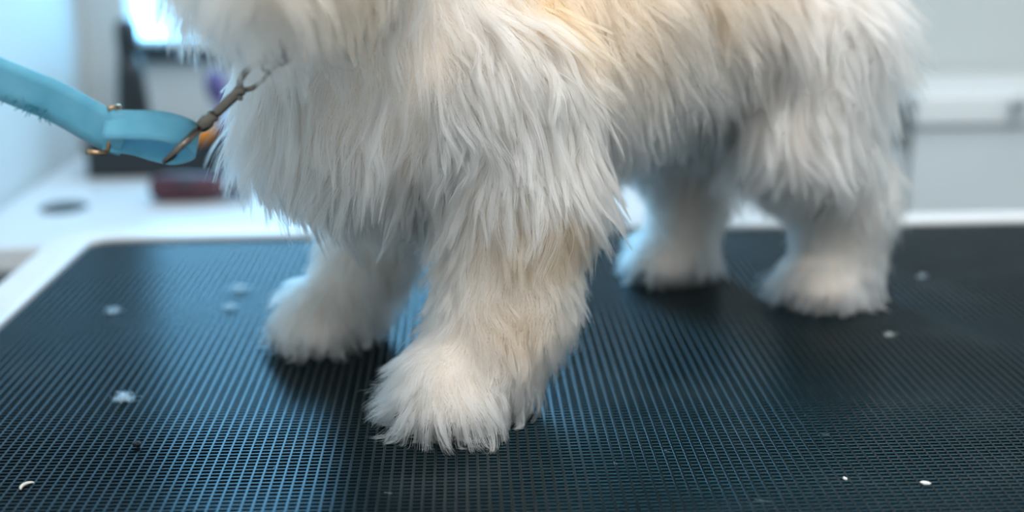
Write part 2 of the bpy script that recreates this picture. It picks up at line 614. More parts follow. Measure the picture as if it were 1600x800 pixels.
def sdf(p):
    """trilinear lookup, p in dog centimetres"""
    g = (p - lo_) / STEP
    i = np.clip(np.floor(g).astype(int), 0, dims - 2)
    f = np.clip(g - i, 0, 1)
    out = 0
    for dx in (0, 1):
        for dy in (0, 1):
            for dz in (0, 1):
                wgt = (f[:, 0] if dx else 1 - f[:, 0]) * (f[:, 1] if dy else 1 - f[:, 1]) * (f[:, 2] if dz else 1 - f[:, 2])
                out = out + wgt * S[i[:, 0] + dx, i[:, 1] + dy, i[:, 2] + dz]
    return out


def grad(p):
    e = 0.35
    g = np.stack([sdf(p + np.eye(3)[i] * e) - sdf(p - np.eye(3)[i] * e) for i in range(3)], -1)
    return g / np.maximum(np.linalg.norm(g, axis=1, keepdims=True), 1e-6)


def surface_nets(S):
    neg = S < 0
    cnt = np.zeros(np.array(S.shape) - 1, int)
    acc = np.zeros((*cnt.shape, 3))
    nx, ny, nz = cnt.shape
    corners = [(a, b, c) for a in (0, 1) for b in (0, 1) for c in (0, 1)]
    for a in corners:
        for axis in range(3):
            if a[axis]: continue
            b = list(a); b[axis] = 1
            A = S[a[0]:a[0] + nx, a[1]:a[1] + ny, a[2]:a[2] + nz]
            B = S[b[0]:b[0] + nx, b[1]:b[1] + ny, b[2]:b[2] + nz]
            cr = (A < 0) != (B < 0)
            t = np.where(cr, A / np.where(cr, A - B, 1), 0)
            cnt += cr
            for i in range(3):
                acc[..., i] += np.where(cr, a[i] + (t if i == axis else 0), 0)
    act = cnt > 0
    idx = np.full(cnt.shape, -1)
    idx[act] = np.arange(act.sum())
    ijk = np.argwhere(act)
    V = lo_ + STEP * (ijk + acc[act] / cnt[act][:, None])
    F = []
    for axis in range(3):
        o1, o2 = [(1, 2), (2, 0), (0, 1)][axis]
        s0 = [slice(None)] * 3; s1 = [slice(None)] * 3
        s0[axis] = slice(0, -1); s1[axis] = slice(1, None)
        n0, n1 = neg[tuple(s0)], neg[tuple(s1)]
        e = np.argwhere(n0 != n1)
        ok = (e[:, o1] > 0) & (e[:, o2] > 0) & (e[:, o1] < S.shape[o1] - 1) & (e[:, o2] < S.shape[o2] - 1)
        e = e[ok]
        flip = n0[tuple(e.T)]
        d1 = np.zeros(3, int); d1[o1] = 1
        d2 = np.zeros(3, int); d2[o2] = 1
        qd = np.stack([idx[tuple((e - d1 - d2).T)], idx[tuple((e - d2).T)], idx[tuple(e.T)], idx[tuple((e - d1).T)]], 1)
        qd[~flip] = qd[~flip][:, ::-1]
        F.append(qd)
    return V, np.concatenate(F)


V, Fq = surface_nets(S)
V = V - grad(V) * sdf(V)[:, None]
V[:, 2] = np.maximum(V[:, 2], 0.12)
me = bpy.data.meshes.new('dog')
me.from_pydata(to_world(V).tolist(), [], Fq.tolist())
me.polygons.foreach_set('use_smooth', np.ones(len(me.polygons), bool))
me.materials.append(M_skin)
dog = bpy.data.objects.new('dog', me)
col.objects.link(dog)
tag(dog, 'fluffy cream and apricot dog standing on the black table, head bent to the leash', 'dog')

# ------------------------------------------------------------------ fur
tri = np.concatenate([Fq[:, [0, 1, 2]], Fq[:, [0, 2, 3]]])
A_, B_, C_ = V[tri[:, 0]], V[tri[:, 1]], V[tri[:, 2]]
tarea = 0.5 * np.linalg.norm(np.cross(B_ - A_, C_ - A_), axis=1)
tcen = (A_ + B_ + C_) / 3
treg = region_of(tcen)
fw_ = np.ones(len(tri))
fw_[tcen[:, 2] < 0.5] = 0.25                         # soles
fw_[treg == TAIL] = 0.7
fw_[(treg >= LFN)] = 1.5
fw_[treg == LFN] = 2.0
fw_[(treg == TORSO) & (tcen[:, 2] > 30)] = 0.7        # far out of sight over the back
NS = 270000
tp = tarea * fw_
pick = rng.choice(len(tri), NS, p=tp / tp.sum())
r1, r2 = rng.random(NS), rng.random(NS)
fl = r1 + r2 > 1
r1[fl], r2[fl] = 1 - r1[fl], 1 - r2[fl]
ROOT = A_[pick] + (B_[pick] - A_[pick]) * r1[:, None] + (C_[pick] - A_[pick]) * r2[:, None]
NRM = grad(ROOT)
REG = region_of(ROOT)


def vnoise(p, seed, freq):
    """smooth pseudo-random vector field"""
    r = np.random.default_rng(seed)
    out = np.zeros((len(p), 3))
    for _ in range(7):
        k = r.normal(size=3) * freq
        ph = r.random(3) * 6.28
        amp = r.normal(size=3)
        s = p @ k
        out += amp * np.sin(s[:, None] + ph)
    return out / 2.6


def unit(a):
    return a / np.maximum(np.linalg.norm(a, axis=-1, keepdims=True), 1e-9)


PAWC = {LFN: np.array([18.0, 8.9]), LFF: np.array([16.8, -9.1]), LHN: np.array([-19.6, 6.5]), LHF: np.array([-14.2, -6.2])}


def style(root, nrm, reg, n_seed=3):
    """comb direction, lift, length (cm), droop, clump strength per strand"""
    n = len(root)
    comb = np.zeros((n, 3)); lift = np.full(n, 0.5); length = np.full(n, 4.0); droop = np.full(n, 0.5); cl = np.full(n, 0.75)
    t = reg == TORSO
    comb[t] = [-0.42, 0, -1.0]
    front = np.clip((root[:, 0] - 1) / 14, 0, 1)
    comb[t, 0] = (-0.62 + 0.72 * front)[t]
    length[t] = 4.8
    lift[t] = 0.42
    belly = t & (nrm[:, 2] < -0.35)
    length[belly] = 3.7; lift[belly] = .8; droop[t] = .65
    nk = t & (root[:, 0] > 17.5) & (root[:, 2] > 24)
    length[nk] = 2.8
    m_ = reg == HEAD
    comb[m_] = [-0.35, 0.0, -1.0]
    length[m_] = 3.9; lift[m_] = 0.6; cl[m_] = .6; droop[m_] = 1.0
    mz = m_ & (root[:, 1] > 10.5)
    length[mz] = 3.4
    m_ = reg == TAIL
    comb[m_] = [-0.6, 0, -0.6]; length[m_] = 5.5
    for L in (LFN, LFF, LHN, LHF):
        m_ = reg == L
        zz = root[m_, 2]
        top = np.clip((zz - 11.5) / 3.5, 0, 1)
        low = np.clip((4.5 - zz) / 3.0, 0, 1)
        c = np.zeros((m_.sum(), 3))
        out = np.zeros((m_.sum(), 3))
        out[:, :2] = root[m_, :2] - PAWC[L]
        out = unit(out)
        c[:, 2] = -1.0
        c[:, 0] = -0.12 * top + 0.05
        c += out * (0.42 if L == LFN else 0.15) * low[:, None]
        comb[m_] = c
        length[m_] = 2.3 + 2.1 * top + (0.5 if L == LFN else -0.1) * low
        lift[m_] = 0.78 - 0.30 * top
        droop[m_] = 0.35
        cl[m_] = 0.30 + 0.42 * top + (0.18 if L == LFN else 0.0) * low
    if True:
        h = (reg == LHN) | (reg == LHF)
        back = h & (nrm[:, 0] < -0.2)
        length[back] += 0.9
        low = (reg >= LFN) & (root[:, 2] < 1.0)
        length[low] *= 0.75
    comb = comb + vnoise(root, n_seed, 0.45) * 0.20 + vnoise(root, n_seed + 1, 1.3) * 0.14
    comb = comb - nrm * (comb * nrm).sum(1, keepdims=True)
    return unit(comb), lift, length, droop, cl


K = 7


def grow(root, nrm, reg, jit, lenmul):
    comb, lift, length, droop, cl = style(root, nrm, reg)
    n = len(root)
    comb = unit(comb + jit * 0.20)
    lift = lift * np.clip(1 + jit[:, 0] * .22, .3, 1.8)
    d0 = unit(nrm * lift[:, None] * 1.15 + comb)
    L = length * lenmul
    pts = np.zeros((n, K, 3))
    pts[:, 0] = root
    d = d0
    g = np.array([0, 0, -1.0])
    for j in range(1, K):
        s = j / (K - 1)
        d = unit(d + (comb * 0.10 + g * 0.22 * droop[:, None]) + nrm * 0.02)
        p = pts[:, j - 1] + d * (L / (K - 1))[:, None]
        pts[:, j] = p
    wob = vnoise(root, 31, 1.5) * 0.16 + vnoise(root, 37, 0.7) * 0.16
    wob2 = vnoise(root + 11.3, 41, 1.6) * 0.10
    s = np.linspace(0, 1, K)
    pts += wob[:, None, :] * np.sin(s * 4.3)[None, :, None] * (L / 4)[:, None, None]
    pts += wob2[:, None, :] * np.sin(s * 8.0)[None, :, None] * s[None, :, None] * (L / 4)[:, None, None]
    return pts, L, cl




def nearest_seed(n, mask_w=None):
    seeds = rng.choice(NS, n, replace=False)
    kd = kdtree.KDTree(n)
    for i, s_ in enumerate(seeds):
        kd.insert(ROOT[s_], i)
    kd.balance()
    return seeds, np.fromiter((kd.find(p)[1] for p in ROOT), int, NS)


NCL = 13000
seeds1, near = nearest_seed(NCL)
seeds2, nearb = nearest_seed(3200)
cj, cj2 = rng.normal(size=(NCL, 3)), rng.normal(size=(3200, 3))
jit = cj[near] * 0.75 + cj2[nearb] * 0.55 + rng.normal(size=(NS, 3)) * 0.35
clen = np.clip(rng.normal(1.0, 0.20, NCL), 0.5, 1.5)
lenmul = clen[near] * np.clip(rng.normal(1.0, 0.09, NS), 0.6, 1.3)
pts, LEN, CL = grow(ROOT, NRM, REG, jit, lenmul)


def clump_to(pts, own, wmax, power, spread):
    off = pts - pts[own]
    s = np.linspace(0, 1, K) ** power
    wgt = wmax[:, None] * s[None, :]
    tgt = pts[own] + unit(off) * np.minimum(np.linalg.norm(off, axis=-1, keepdims=True), spread)
    return pts + (tgt - pts) * wgt[..., None]


loose = np.where(rng.random(NS) < 0.06, 0.3, 1.0) * np.clip(rng.normal(1, .10, NS), .4, 1.1)
pts = clump_to(pts, seeds1[near], np.clip(CL * 1.2, 0, .95) * loose, 0.8, 0.05)
pts = clump_to(pts, seeds2[nearb], np.clip(CL * 0.45, 0, .8) * loose, 1.3, 0.30)
clump_rand = np.random.default_rng(5).random(NCL)[near]

# fine frizz, then keep strands off the skin and above the mat
s = np.linspace(0, 1, K)
pts += rng.normal(size=pts.shape) * 0.018 * s[None, :, None]
for j in range(1, K):
    p = pts[:, j]
    d = sdf(p)
    need = 0.12 + 0.25 * s[j]
    push = np.clip(need - d, 0, 1.5)
    m_ = push > 0
    if m_.any():
        p[m_] += grad(p[m_]) * push[m_][:, None]
    zmin = 0.06 + 0.05 * rng.random(NS)
    p[:, 2] = np.maximum(p[:, 2], zmin)
    pts[:, j] = p

# colour of every strand: cream white with apricot over shoulder, back, head and pasterns
base = np.array([0.89, 0.872, 0.835])
apri = np.array([0.74, 0.35, 0.18])
peach = np.array([0.79, 0.47, 0.33])


def blob(c, s_, a):
    return a * np.exp(-(((ROOT - np.array(c)) / np.array(s_)) ** 2).sum(1))


wa = blob((10.0, 9, 27.5), (5.5, 9, 4.2), 1.0) + blob((-4, 8, 29), (8, 8, 4), .55)
wa += blob((26, 11, 30), (5, 5, 4), 0.5) * (REG == HEAD) + blob((13.6, 11.5, 11.0), (3.2, 6, 3.4), .55)
wp = blob((0, 8, 26), (14, 10, 6.5), 1.0) + blob((13.2, 11, 10.5), (3.8, 7, 3.8), 1.2) + blob((12, 9, 16), (4, 4, 5), .45)
wp += blob((-23.5, 8, 11.5), (2.4, 5, 3.0), 0.9) + blob((15.5, 11, 5.8), (4, 5, 2.6), .55) + blob((-15, -4, 7), (5, 4, 3), .6)
wp += 0.95 * (REG == HEAD) * np.clip((ROOT - np.array([28.0, 9.0, 30.0])) @ np.array([-0.80, 0.57, 0]) / 4 + .75, 0.12, 1)
nz = vnoise(ROOT, 77, .5)[:, 0] * 0.25 + rng.normal(size=NS) * 0.06 + (clump_rand - .5) * .22
wa = np.clip(wa * (1 + nz), 0, 1)[:, None]
wp = np.clip(wp * (1 + nz) + 0.06 + nz * .2, 0, 1)[:, None]
COLS = base * (1 - wp) + peach * wp
COLS = COLS * (1 - wa) + apri * wa
COLS = COLS * (1 + (clump_rand[:, None] - 0.5) * 0.05)
COLS = np.clip(COLS, 0.05, 0.93)

RAD = np.array([1.0, 1.0, .95, .85, .7, .5, .12]) * 0.95e-4


def curves_obj(name, P3, cols, radius, m, parent=None):
    """P3: (n, K, 3) world points -> one hair-curves object"""
    n, k = P3.shape[:2]
    cu = bpy.data.hair_curves.new(name)
    cu.add_curves([k] * n)
    cu.attributes['position'].data.foreach_set('vector', np.ascontiguousarray(P3, np.float32).ravel())
    ra = cu.attributes.get('radius') or cu.attributes.new('radius', 'FLOAT', 'POINT')
    ra.data.foreach_set('value', np.ascontiguousarray(radius, np.float32).ravel())
    ca = cu.attributes.new('fur_color', 'FLOAT_COLOR', 'CURVE')
    ca.data.foreach_set('color', np.concatenate([cols, np.ones((n, 1))], 1).astype(np.float32).ravel())
    cu.materials.append(m)
    o = bpy.data.objects.new(name, cu)
    col.objects.link(o)
    if parent is not None:
        o.parent = parent
    return o


WP = to_world(pts)
WR = RAD[None, :] * np.clip(rng.normal(1, .2, NS), .5, 1.6)[:, None]
# each strand belongs to the part its root grows from; legs end where they meet the trunk
part_of = REG.copy()
part_of[(REG >= LFN) & (ROOT[:, 2] > 15.5)] = TORSO
for reg, nm, lb in ((TORSO, 'torso_fur', 'long wavy cream fur of chest, flank and back'), (HEAD, 'head_fur', 'peach and white fur of the chin and cheeks'),
                    (TAIL, 'tail_fur', None), (LFN, 'leg_fur', 'fluffy near foreleg and paw'), (LFF, 'leg_fur', 'fluffy far foreleg and paw'),
                    (LHN, 'leg_fur', 'fluffy near hind leg and paw'), (LHF, 'leg_fur', 'fluffy far hind leg and paw')):
    m_ = part_of == reg
    o = curves_obj(nm, WP[m_], COLS[m_], WR[m_], M_fur, dog)
    o['kind'] = 'stuff'
    if lb: o['label'] = lb

# claws, nose, eyes
for q, f in TOES:
    bm = bmesh.new()
    a = q + f * 0.6 + [0, 0, -.1]
    add_tube(bm, [to_world(a), to_world(a + f * .55 + [0, 0, -.15]), to_world(a + f * 1.0 + [0, 0, -.6]), to_world(a + f * 1.15 + [0, 0, -1.0])],
             [.0024, .0022, .0015, .0004], 8)
    mesh_obj('claw', bm, M_claw, dog, True)
hd = unit(np.array([0.57, 0.80, -0.15]))
hl = unit(np.cross([0, 0, 1], hd))
bm = bmesh.new()
bmesh.ops.create_uvsphere(bm, u_segments=20, v_segments=12, radius=1.0)
c = to_world(np.array([31.3, 13.0, 29.4]) + hd * 3.1 + [0, 0, .9])
for v in bm.verts:
    v.co = Vector(c) + Vector((v.co.x * .011, v.co.y * .011, v.co.z * .008))
mesh_obj('nose', bm, M_nose, dog, True)
for sgn in (-1, 1):
    bm = bmesh.new()
    bmesh.ops.create_uvsphere(bm, u_segments=20, v_segments=12, radius=.0085)
    c = to_world(np.array([27.3, 8.0, 32.0]) + hd * 5.2 + hl * 2.9 * sgn + [0, 0, 1.6])
    bmesh.ops.translate(bm, verts=bm.verts, vec=Vector(c))
    mesh_obj('eye', bm, M_eye, dog, True)

# ------------------------------------------------------------------ collar with tag
nc = np.array([23.6, 4.1, 29.9]); na = unit(np.array([6.0, 3.5, 5.5]))
npd = unit(np.array([0.45, 0.22, -1.0]) - na * (np.array([0.45, 0.22, -1.0]) @ na))
ns = np.cross(na, npd)
colr = empty('dog_collar', tuple(to_world(nc)))
tag(colr, 'navy collar around the dog\'s neck, buried in fur under the chin', 'collar')
bm = bmesh.new()
ring = []
for k in range(48):
    a = 2 * math.pi * k / 48
    c0 = nc + (npd * math.cos(a) + ns * math.sin(a)) * 6.7
    r_ = unit(npd * math.cos(a) + ns * math.sin(a))
    ring.append([bm.verts.new(to_world(c0 + na * .8 * i + r_ * .12 * j)) for i, j in ((-1, -1), (1, -1), (1, 1), (-1, 1))])
for k in range(48):
    for q in range(4):
        bm.faces.new((ring[k][q], ring[k][(q + 1) % 4], ring[(k + 1) % 48][(q + 1) % 4], ring[(k + 1) % 48][q]))
mesh_obj('band', bm, M_navy, colr)


def wpt(x, z, y=0.70):
    return Vector((x, y, z))


# points on the leash, metres
Pclip0, Pclip1 = Vector((-.1622, .700, .1850)), Vector((-.1060, .697, .2345))
axd = (Pclip1 - Pclip0)
clen_ = axd.length
axd.normalize()
sdv = axd.cross(Vector((0, -1, 0))).normalized()     # across the hook, in the picture plane
nrv = Vector((0, -1, 0))


def ax_p(t, s_=0.0, n_=0.0):
    return Pclip0 + axd * (clen_ * t) + sdv * s_ + nrv * n_


# D-ring hanging from the collar
Pr = ax_p(1.06)
bm = bmesh.new()
pr_pts = []
for k in range(28):
    a = 2 * math.pi * k / 28
    pr_pts.append(Pr + axd * (.0075 * math.cos(a)) + (sdv * .5 + nrv * .86) * (.0075 * math.sin(a)))
add_tube(bm, pr_pts, .0011, 8, closed=True)
mesh_obj('ring', bm, M_steel, colr, True)
bm = bmesh.new()
tg = Vector((-.0940, .672, .2440))
prism(bm, [(math.cos(2 * math.pi * k / 20) * .0055, math.sin(2 * math.pi * k / 20) * .0075) for k in range(20)], -.0006, .0006)
bmesh.ops.rotate(bm, verts=bm.verts, cent=(0, 0, 0), matrix=Matrix.Rotation(math.radians(80), 3, 'X'))
bmesh.ops.translate(bm, verts=bm.verts, vec=tg)
mesh_obj('tag', bm, M_navy, colr)
bm = bmesh.new()
add_tube(bm, [Pr + axd * .006, Pr + axd * .012 + Vector((.002, .004, .002)), Vector(to_world(nc + npd * 6.9)) * .5 + Pr * .5, Vector(to_world(nc + npd * 6.9))], .0016, 8)
mesh_obj('loop', bm, M_navy, colr, True)

# ------------------------------------------------------------------ leash
lsh = empty('leash', (-.58, .72, .36))
tag(lsh, 'sky blue webbing leash with a metal snap hook clipped under the chin', 'leash')


def ribbon(name, path, wdirs, hw, m, th=.0007, closed=False, parent=None):
    """flat strap: centre path, width direction per point, half width"""
    bm = bmesh.new()
    path = [Vector(p) for p in path]
    N = len(path)
    hw = hw if hasattr(hw, '__len__') else [hw] * N
    rings = []
    for i, p in enumerate(path):
        t = (path[(i + 1) % N] - path[i - 1]) if closed else (path[min(i + 1, N - 1)] - path[max(i - 1, 0)])
        t.normalize()
        wd = Vector(wdirs[i]).normalized()
        nn = t.cross(wd).normalized()
        rings.append([bm.verts.new(p + wd * hw[i] * a + nn * th * b) for a, b in ((-1, -1), (-.5, -1), (0, -1), (.5, -1), (1, -1), (1, 1), (.5, 1), (0, 1), (-.5, 1), (-1, 1))])
    for i in range(N if closed else N - 1):
        a, b = rings[i], rings[(i + 1) % N]
        for k in range(10):
            bm.faces.new((a[k], a[(k + 1) % 10], b[(k + 1) % 10], b[k]))
    if not closed:
        bm.faces.new(rings[0][::-1]); bm.faces.new(rings[-1])
    return mesh_obj(name, bm, m, parent, True)


def spline(ctrl, n):
    ctrl = [np.array(c, float) for c in ctrl]
    ctrl = [2 * ctrl[0] - ctrl[1]] + ctrl + [2 * ctrl[-1] - ctrl[-2]]
    out = []
    for i in range(1, len(ctrl) - 2):
        p0, p1, p2, p3 = ctrl[i - 1:i + 3]
        for k in range(n):
            t = k / n
            out.append(.5 * (2 * p1 + (p2 - p0) * t + (2 * p0 - 5 * p1 + 4 * p2 - p3) * t * t + (3 * p1 - p0 - 3 * p2 + p3) * t ** 3))
    out.append(ctrl[-2])
    return out


sp = spline([(-.575, .72, .372), (-.42, .71, .304), (-.2506, .70, .2295), (-.222, .70, .2165), (-.196, .7005, .2005), (-.186, .7015, .196)], 8)
wd = []
for i in range(len(sp)):
    t = Vector(sp[min(i + 1, len(sp) - 1)]) - Vector(sp[max(i - 1, 0)])
    wd.append(Vector((0, -1, -.25)).cross(t.normalized()).normalized())
strap = ribbon('strap', sp, wd, .0122, M_web, parent=lsh)
# folded end loop, its lower and hidden side hanging open
lp = spline([(-.196, .6985, .2035), (-.180, .6965, .2035), (-.165, .6965, .2025), (-.153, .698, .1985), (-.1475, .702, .193), (-.152, .707, .1885),
             (-.162, .709, .1865), (-.172, .7095, .1885), (-.184, .7075, .1930), (-.198, .7035, .1955)], 6)
lw = [(0.16, .42, .9)] * len(lp)
ribbon('end_loop', lp, lw, [.0082] * len(lp), M_web, parent=lsh)
# slider across the strap
bm = bmesh.new()
sa, sb_ = Vector((-.1925, .6965, .2125)), Vector((-.2065, .6965, .1895))
add_tube(bm, [sb_, sb_ + Vector((.005, .001, -.0012)), sb_ + Vector((.010, .004, -.0018))], .0015, 8)
add_tube(bm, [sa, sa + Vector((.003, .004, .0004)), sa + Vector((.004, .008, 0))], .0012, 8)
add_tube(bm, [sb_ + Vector((.010, .004, -.0018)), sa * .5 + sb_ * .5 + Vector((.006, .008, 0)), sa + Vector((.004, .008, 0))], .0012, 8)
mesh_obj('slider', bm, M_brass, lsh, True)
# frayed notch
bm = bmesh.new()
fr = np.random.default_rng(3)
for k in range(26):
    b0 = np.array([-.2345 + fr.normal() * .0042, .6985, .2125]) + np.array([0, 0, fr.normal() * .0012 + .001])
    b0[2] -= (b0[0] + .2345) * .47
    d_ = np.array([fr.normal() * .003, -.0012, fr.normal() * .002 - .0005])
    add_tube(bm, [b0, b0 + d_ * .6, b0 + d_ * 1.1 + [0, 0, -.0008]], [.00045, .0004, .0002], 5)
fo = mesh_obj('frayed_threads', bm, M_fray, strap)
fo['kind'] = 'stuff'
# snap hook
hook = empty('snap_hook', tuple(ax_p(0)))
hook.parent = lsh
hook.matrix_parent_inverse = Matrix.Translation(-lsh.location)
bm = bmesh.new()
add_tube(bm, [ax_p(-.02, 0, .0105), ax_p(.12, 0, .010), ax_p(.32, 0, .003)], [.0014, .0019, .0022], 10, .7)
add_tube(bm, [ax_p(-.02, 0, .0105), ax_p(-.03, .001, -.004), ax_p(.05, .001, -.011), ax_p(.2, .001, -.010), ax_p(.32, 0, -.002)], .0013, 8)
mesh_obj('swivel_eye', bm, M_steel, hook, True)
bm = bmesh.new()
prof = [(.30, .0024), (.33, .0036), (.36, .0041), (.40, .0041), (.42, .0030), (.45, .0038), (.47, .0030)]
add_tube(bm, [ax_p(t) for t, r in prof], [r for t, r in prof], 14)
mesh_obj('swivel_collar', bm, M_steel, hook, True)
bm = bmesh.new()
prof = [(.46, .0024), (.50, .0027), (.60, .0029), (.68, .0029), (.73, .0034), (.76, .0026)]
add_tube(bm, [ax_p(t) for t, r in prof], [r for t, r in prof], 14)
mesh_obj('barrel', bm, M_steel, hook, True)
bm = bmesh.new()
hp = [ax_p(.73, 0), ax_p(.78, -.0038), ax_p(.86, -.0050), ax_p(.95, -.0044), ax_p(1.02, -.0018), ax_p(1.05, .001), ax_p(1.03, .0034)]
add_tube(bm, [Vector(p) for p in spline(hp, 4)], [.0019 - .0004 * k / 24 for k in range(25)], 10)
mesh_obj('hook_arm', bm, M_steel, hook, True)
bm = bmesh.new()
add_tube(bm, [ax_p(.74, .001), ax_p(.80, .0036), ax_p(.90, .0044), ax_p(1.0, .0036)], [.0014, .0013, .0012, .0012], 8)
add_lathe(bm, tuple(ax_p(.70, .003, .003)), [(.0012, .002), (.0016, 0), (.0014, -.0016)], 10, 'y')
mesh_obj('gate', bm, M_steel, hook, True)
# wall ring holding the far end of the leash
wr = empty('wall_ring', (LEFT, .72, .385))
tag(wr, 'metal ring on the left wall holding the far end of the leash', 'ring')
bm = bmesh.new()
add_lathe(bm, (LEFT, .72, .395), [(.022, 0), (.022, .003), (.018, .005)], 20, 'x')
mesh_obj('plate', bm, M_steel, wr, True)
bm = bmesh.new()
add_tube(bm, [Vector((LEFT + .009, .72 + .016 * math.cos(a), .385 + .016 * math.sin(a))) for a in np.linspace(0, 2 * math.pi, 25)[:-1]], .0022, 8, closed=True)
mesh_obj('loop', bm, M_steel, wr, True)

# ------------------------------------------------------------------ things on the white desk
tray = empty('tool_tray', (-.423, 1.80, DZ))
tag(tray, 'black open tray of grooming tools on the white desk', 'tray')
bm = bmesh.new()
x0, x1, y0, y1, zt = -.524, -.330, 1.765, 1.865, DZ + .043
add_box(bm, x0, x1, y0, y1, DZ, DZ + .005)
add_box(bm, x0, x1, y0, y0 + .004, DZ + .005, zt)
add_box(bm, x0, x1, y1 - .004, y1, DZ + .005, zt)
add_box(bm, x0, x0 + .004, y0 + .004, y1 - .004, DZ + .005, zt)
add_box(bm, x1 - .004, x1, y0 + .004, y1 - .004, DZ + .005, zt)
mesh_obj('bin', bm, M_dark, tray)
bm = bmesh.new()
for a in ((x0 - .003, x1 + .003, y0 - .003, y0 + .005), (x0 - .003, x1 + .003, y1 - .005, y1 + .003), (x0 - .003, x0 + .005, y0 + .005, y1 - .005), (x1 - .005, x1 + .003, y0 + .005, y1 - .005)):
    add_box(bm, *a, zt, zt + .005)
mesh_obj('lip', bm, M_dark, tray)

# orange-handled comb leaning in the tray
cmb = empty('orange_handled_comb', (-.36, 1.80, DZ + .01))
tag(cmb, 'orange handled grooming comb leaning out of the black tray', 'comb')
bm = bmesh.new()
hpts = [(-.404, 1.790, -.022), (-.390, 1.790, -.012), (-.374, 1.789, .000), (-.360, 1.789, .009), (-.352, 1.789, .014)]
add_tube(bm, hpts, [.006, .0095, .011, .010, .005], 14, .6)
mesh_obj('handle', bm, M_orange, cmb, True)
bm = bmesh.new()
add_tube(bm, [(-.404, 1.790, -.022), (-.44, 1.791, -.040)], [.005, .004], 10, .5)
for k in range(10):
    f = k / 9
    b0 = Vector((-.406 - .032 * f, 1.790, -.022 - .017 * f))
    add_tube(bm, [b0, b0 + Vector((.001, .016, -.001))], [.0008, .0005], 5)
mesh_obj('teeth', bm, M_steel, cmb, True)
# violet brush standing in the tray
br = empty('violet_brush', (-.355, 1.83, DZ))
tag(br, 'violet hair brush leaning behind the black tray beside the chest fur', 'brush')
bm = bmesh.new()
add_tube(bm, [(-.348, 1.885, DZ + .012), (-.352, 1.89, DZ + .05), (-.357, 1.895, DZ + .085)], [.009, .011, .010], 12, .7)
mesh_obj('handle', bm, M_violet, br, True)
bm = bmesh.new()
add_tube(bm, [(-.357, 1.895, DZ + .085), (-.361, 1.898, DZ + .095), (-.367, 1.902, DZ + .115), (-.371, 1.905, DZ + .128)], [.012, .022, .022, .010], 14, .4)
mesh_obj('head', bm, M_violet, br, True)
bm = bmesh.new()
for i in range(4):
    for j in range(4):
        b0 = Vector((-.375 + i * .007, 1.893, DZ + .094 + j * .008))
        add_tube(bm, [b0, b0 + Vector((0, -.012, 0))], [.0008, .0006], 5)
mesh_obj('bristles', bm, M_dark, br, True)
# black nozzle beside the tray
nz_ = empty('dryer_nozzle', (-.300, 1.80, DZ))
tag(nz_, 'black flared dryer nozzle lying at the right end of the tray', 'nozzle')
bm = bmesh.new()
add_lathe(bm, (-.318, 1.80, DZ + .0272), [(.0262, 0), (.027, .004), (.020, .012), (.017, .05), (.019, .06)], 24, 'x')
mesh_obj('tube', bm, M_dark, nz_, True)
bm = bmesh.new()
add_lathe(bm, (-.262, 1.80, DZ + .0272), [(.0195, 0), (.0205, .004), (.0195, .008)], 24, 'x')
mesh_obj('ring', bm, M_steel, nz_, True)

# maroon clipper lying on the desk
cp = empty('maroon_clipper', (-.341, 1.615, DZ))
tag(cp, 'dark maroon hair clipper lying on the white desk in front of the tray', 'clipper')
bm = bmesh.new()
cps = [(-.402, .0105), (-.398, .0155), (-.385, .0175), (-.355, .0178), (-.325, .0165), (-.305, .0150), (-.296, .0125)]
add_tube(bm, [(x_, 1.615 + .02 * (x_ + .34), DZ + .0180) for x_, r in cps], [r for x_, r in cps], 18, 1.0)
mesh_obj('body', bm, M_maroon, cp, True)
bm = bmesh.new()
add_box(bm, -.296, -.281, 1.603, 1.629, DZ + .006, DZ + .022)
hd_ = mesh_obj('blade_head', bm, M_maroon, cp, bevel=.002)
bm = bmesh.new()
for k in range(9):
    add_box(bm, -.281, -.274, 1.604 + k * .0028, 1.6055 + k * .0028, DZ + .009, DZ + .012)
mesh_obj('blade', bm, M_steel, hd_)
bm = bmesh.new()
add_tube(bm, [(-.365, 1.599, DZ + .025), (-.345, 1.599, DZ + .026)], .004, 10)
mesh_obj('switch', bm, M_dark, cp, True)

# round black cable grommet
gr = empty('cable_grommet', (-.506, 1.589, DZ))
tag(gr, 'round black cable grommet set in the white desk top', 'grommet')
bm = bmesh.new()
add_lathe(bm, (-.506, 1.589, DZ), [(.030, 0), (.030, .0015), (.028, .0028), (.022, .0028), (.021, .0012)], 32)
mesh_obj('flange', bm, M_dark, gr)
bm = bmesh.new()
add_lathe(bm, (-.506, 1.589, DZ + .0012), [(.0205, 0), (.0205, .001), (.012, .0014)], 24)
mesh_obj('cap', bm, M_dark, gr)

# tall black bottle in front of the window
bt = empty('tall_black_bottle', (-.489, 1.905, DZ))
tag(bt, 'tall black tapered bottle on the desk in front of the bright window', 'bottle')
bm = bmesh.new()
add_lathe(bm, (-.489, 1.905, DZ), [(.023, 0), (.025, .004), (.0245, .06), (.0225, .09), (.0185, .13), (.0160, .155)], 28)
mesh_obj('body', bm, M_dark, bt, True)
bm = bmesh.new()
add_lathe(bm, (-.489, 1.905, DZ + .155), [(.0145, 0), (.0160, .004), (.0165, .03), (.0155, .045), (.010, .051)], 24)
mesh_obj('cap', bm, M_dark, bt, True)


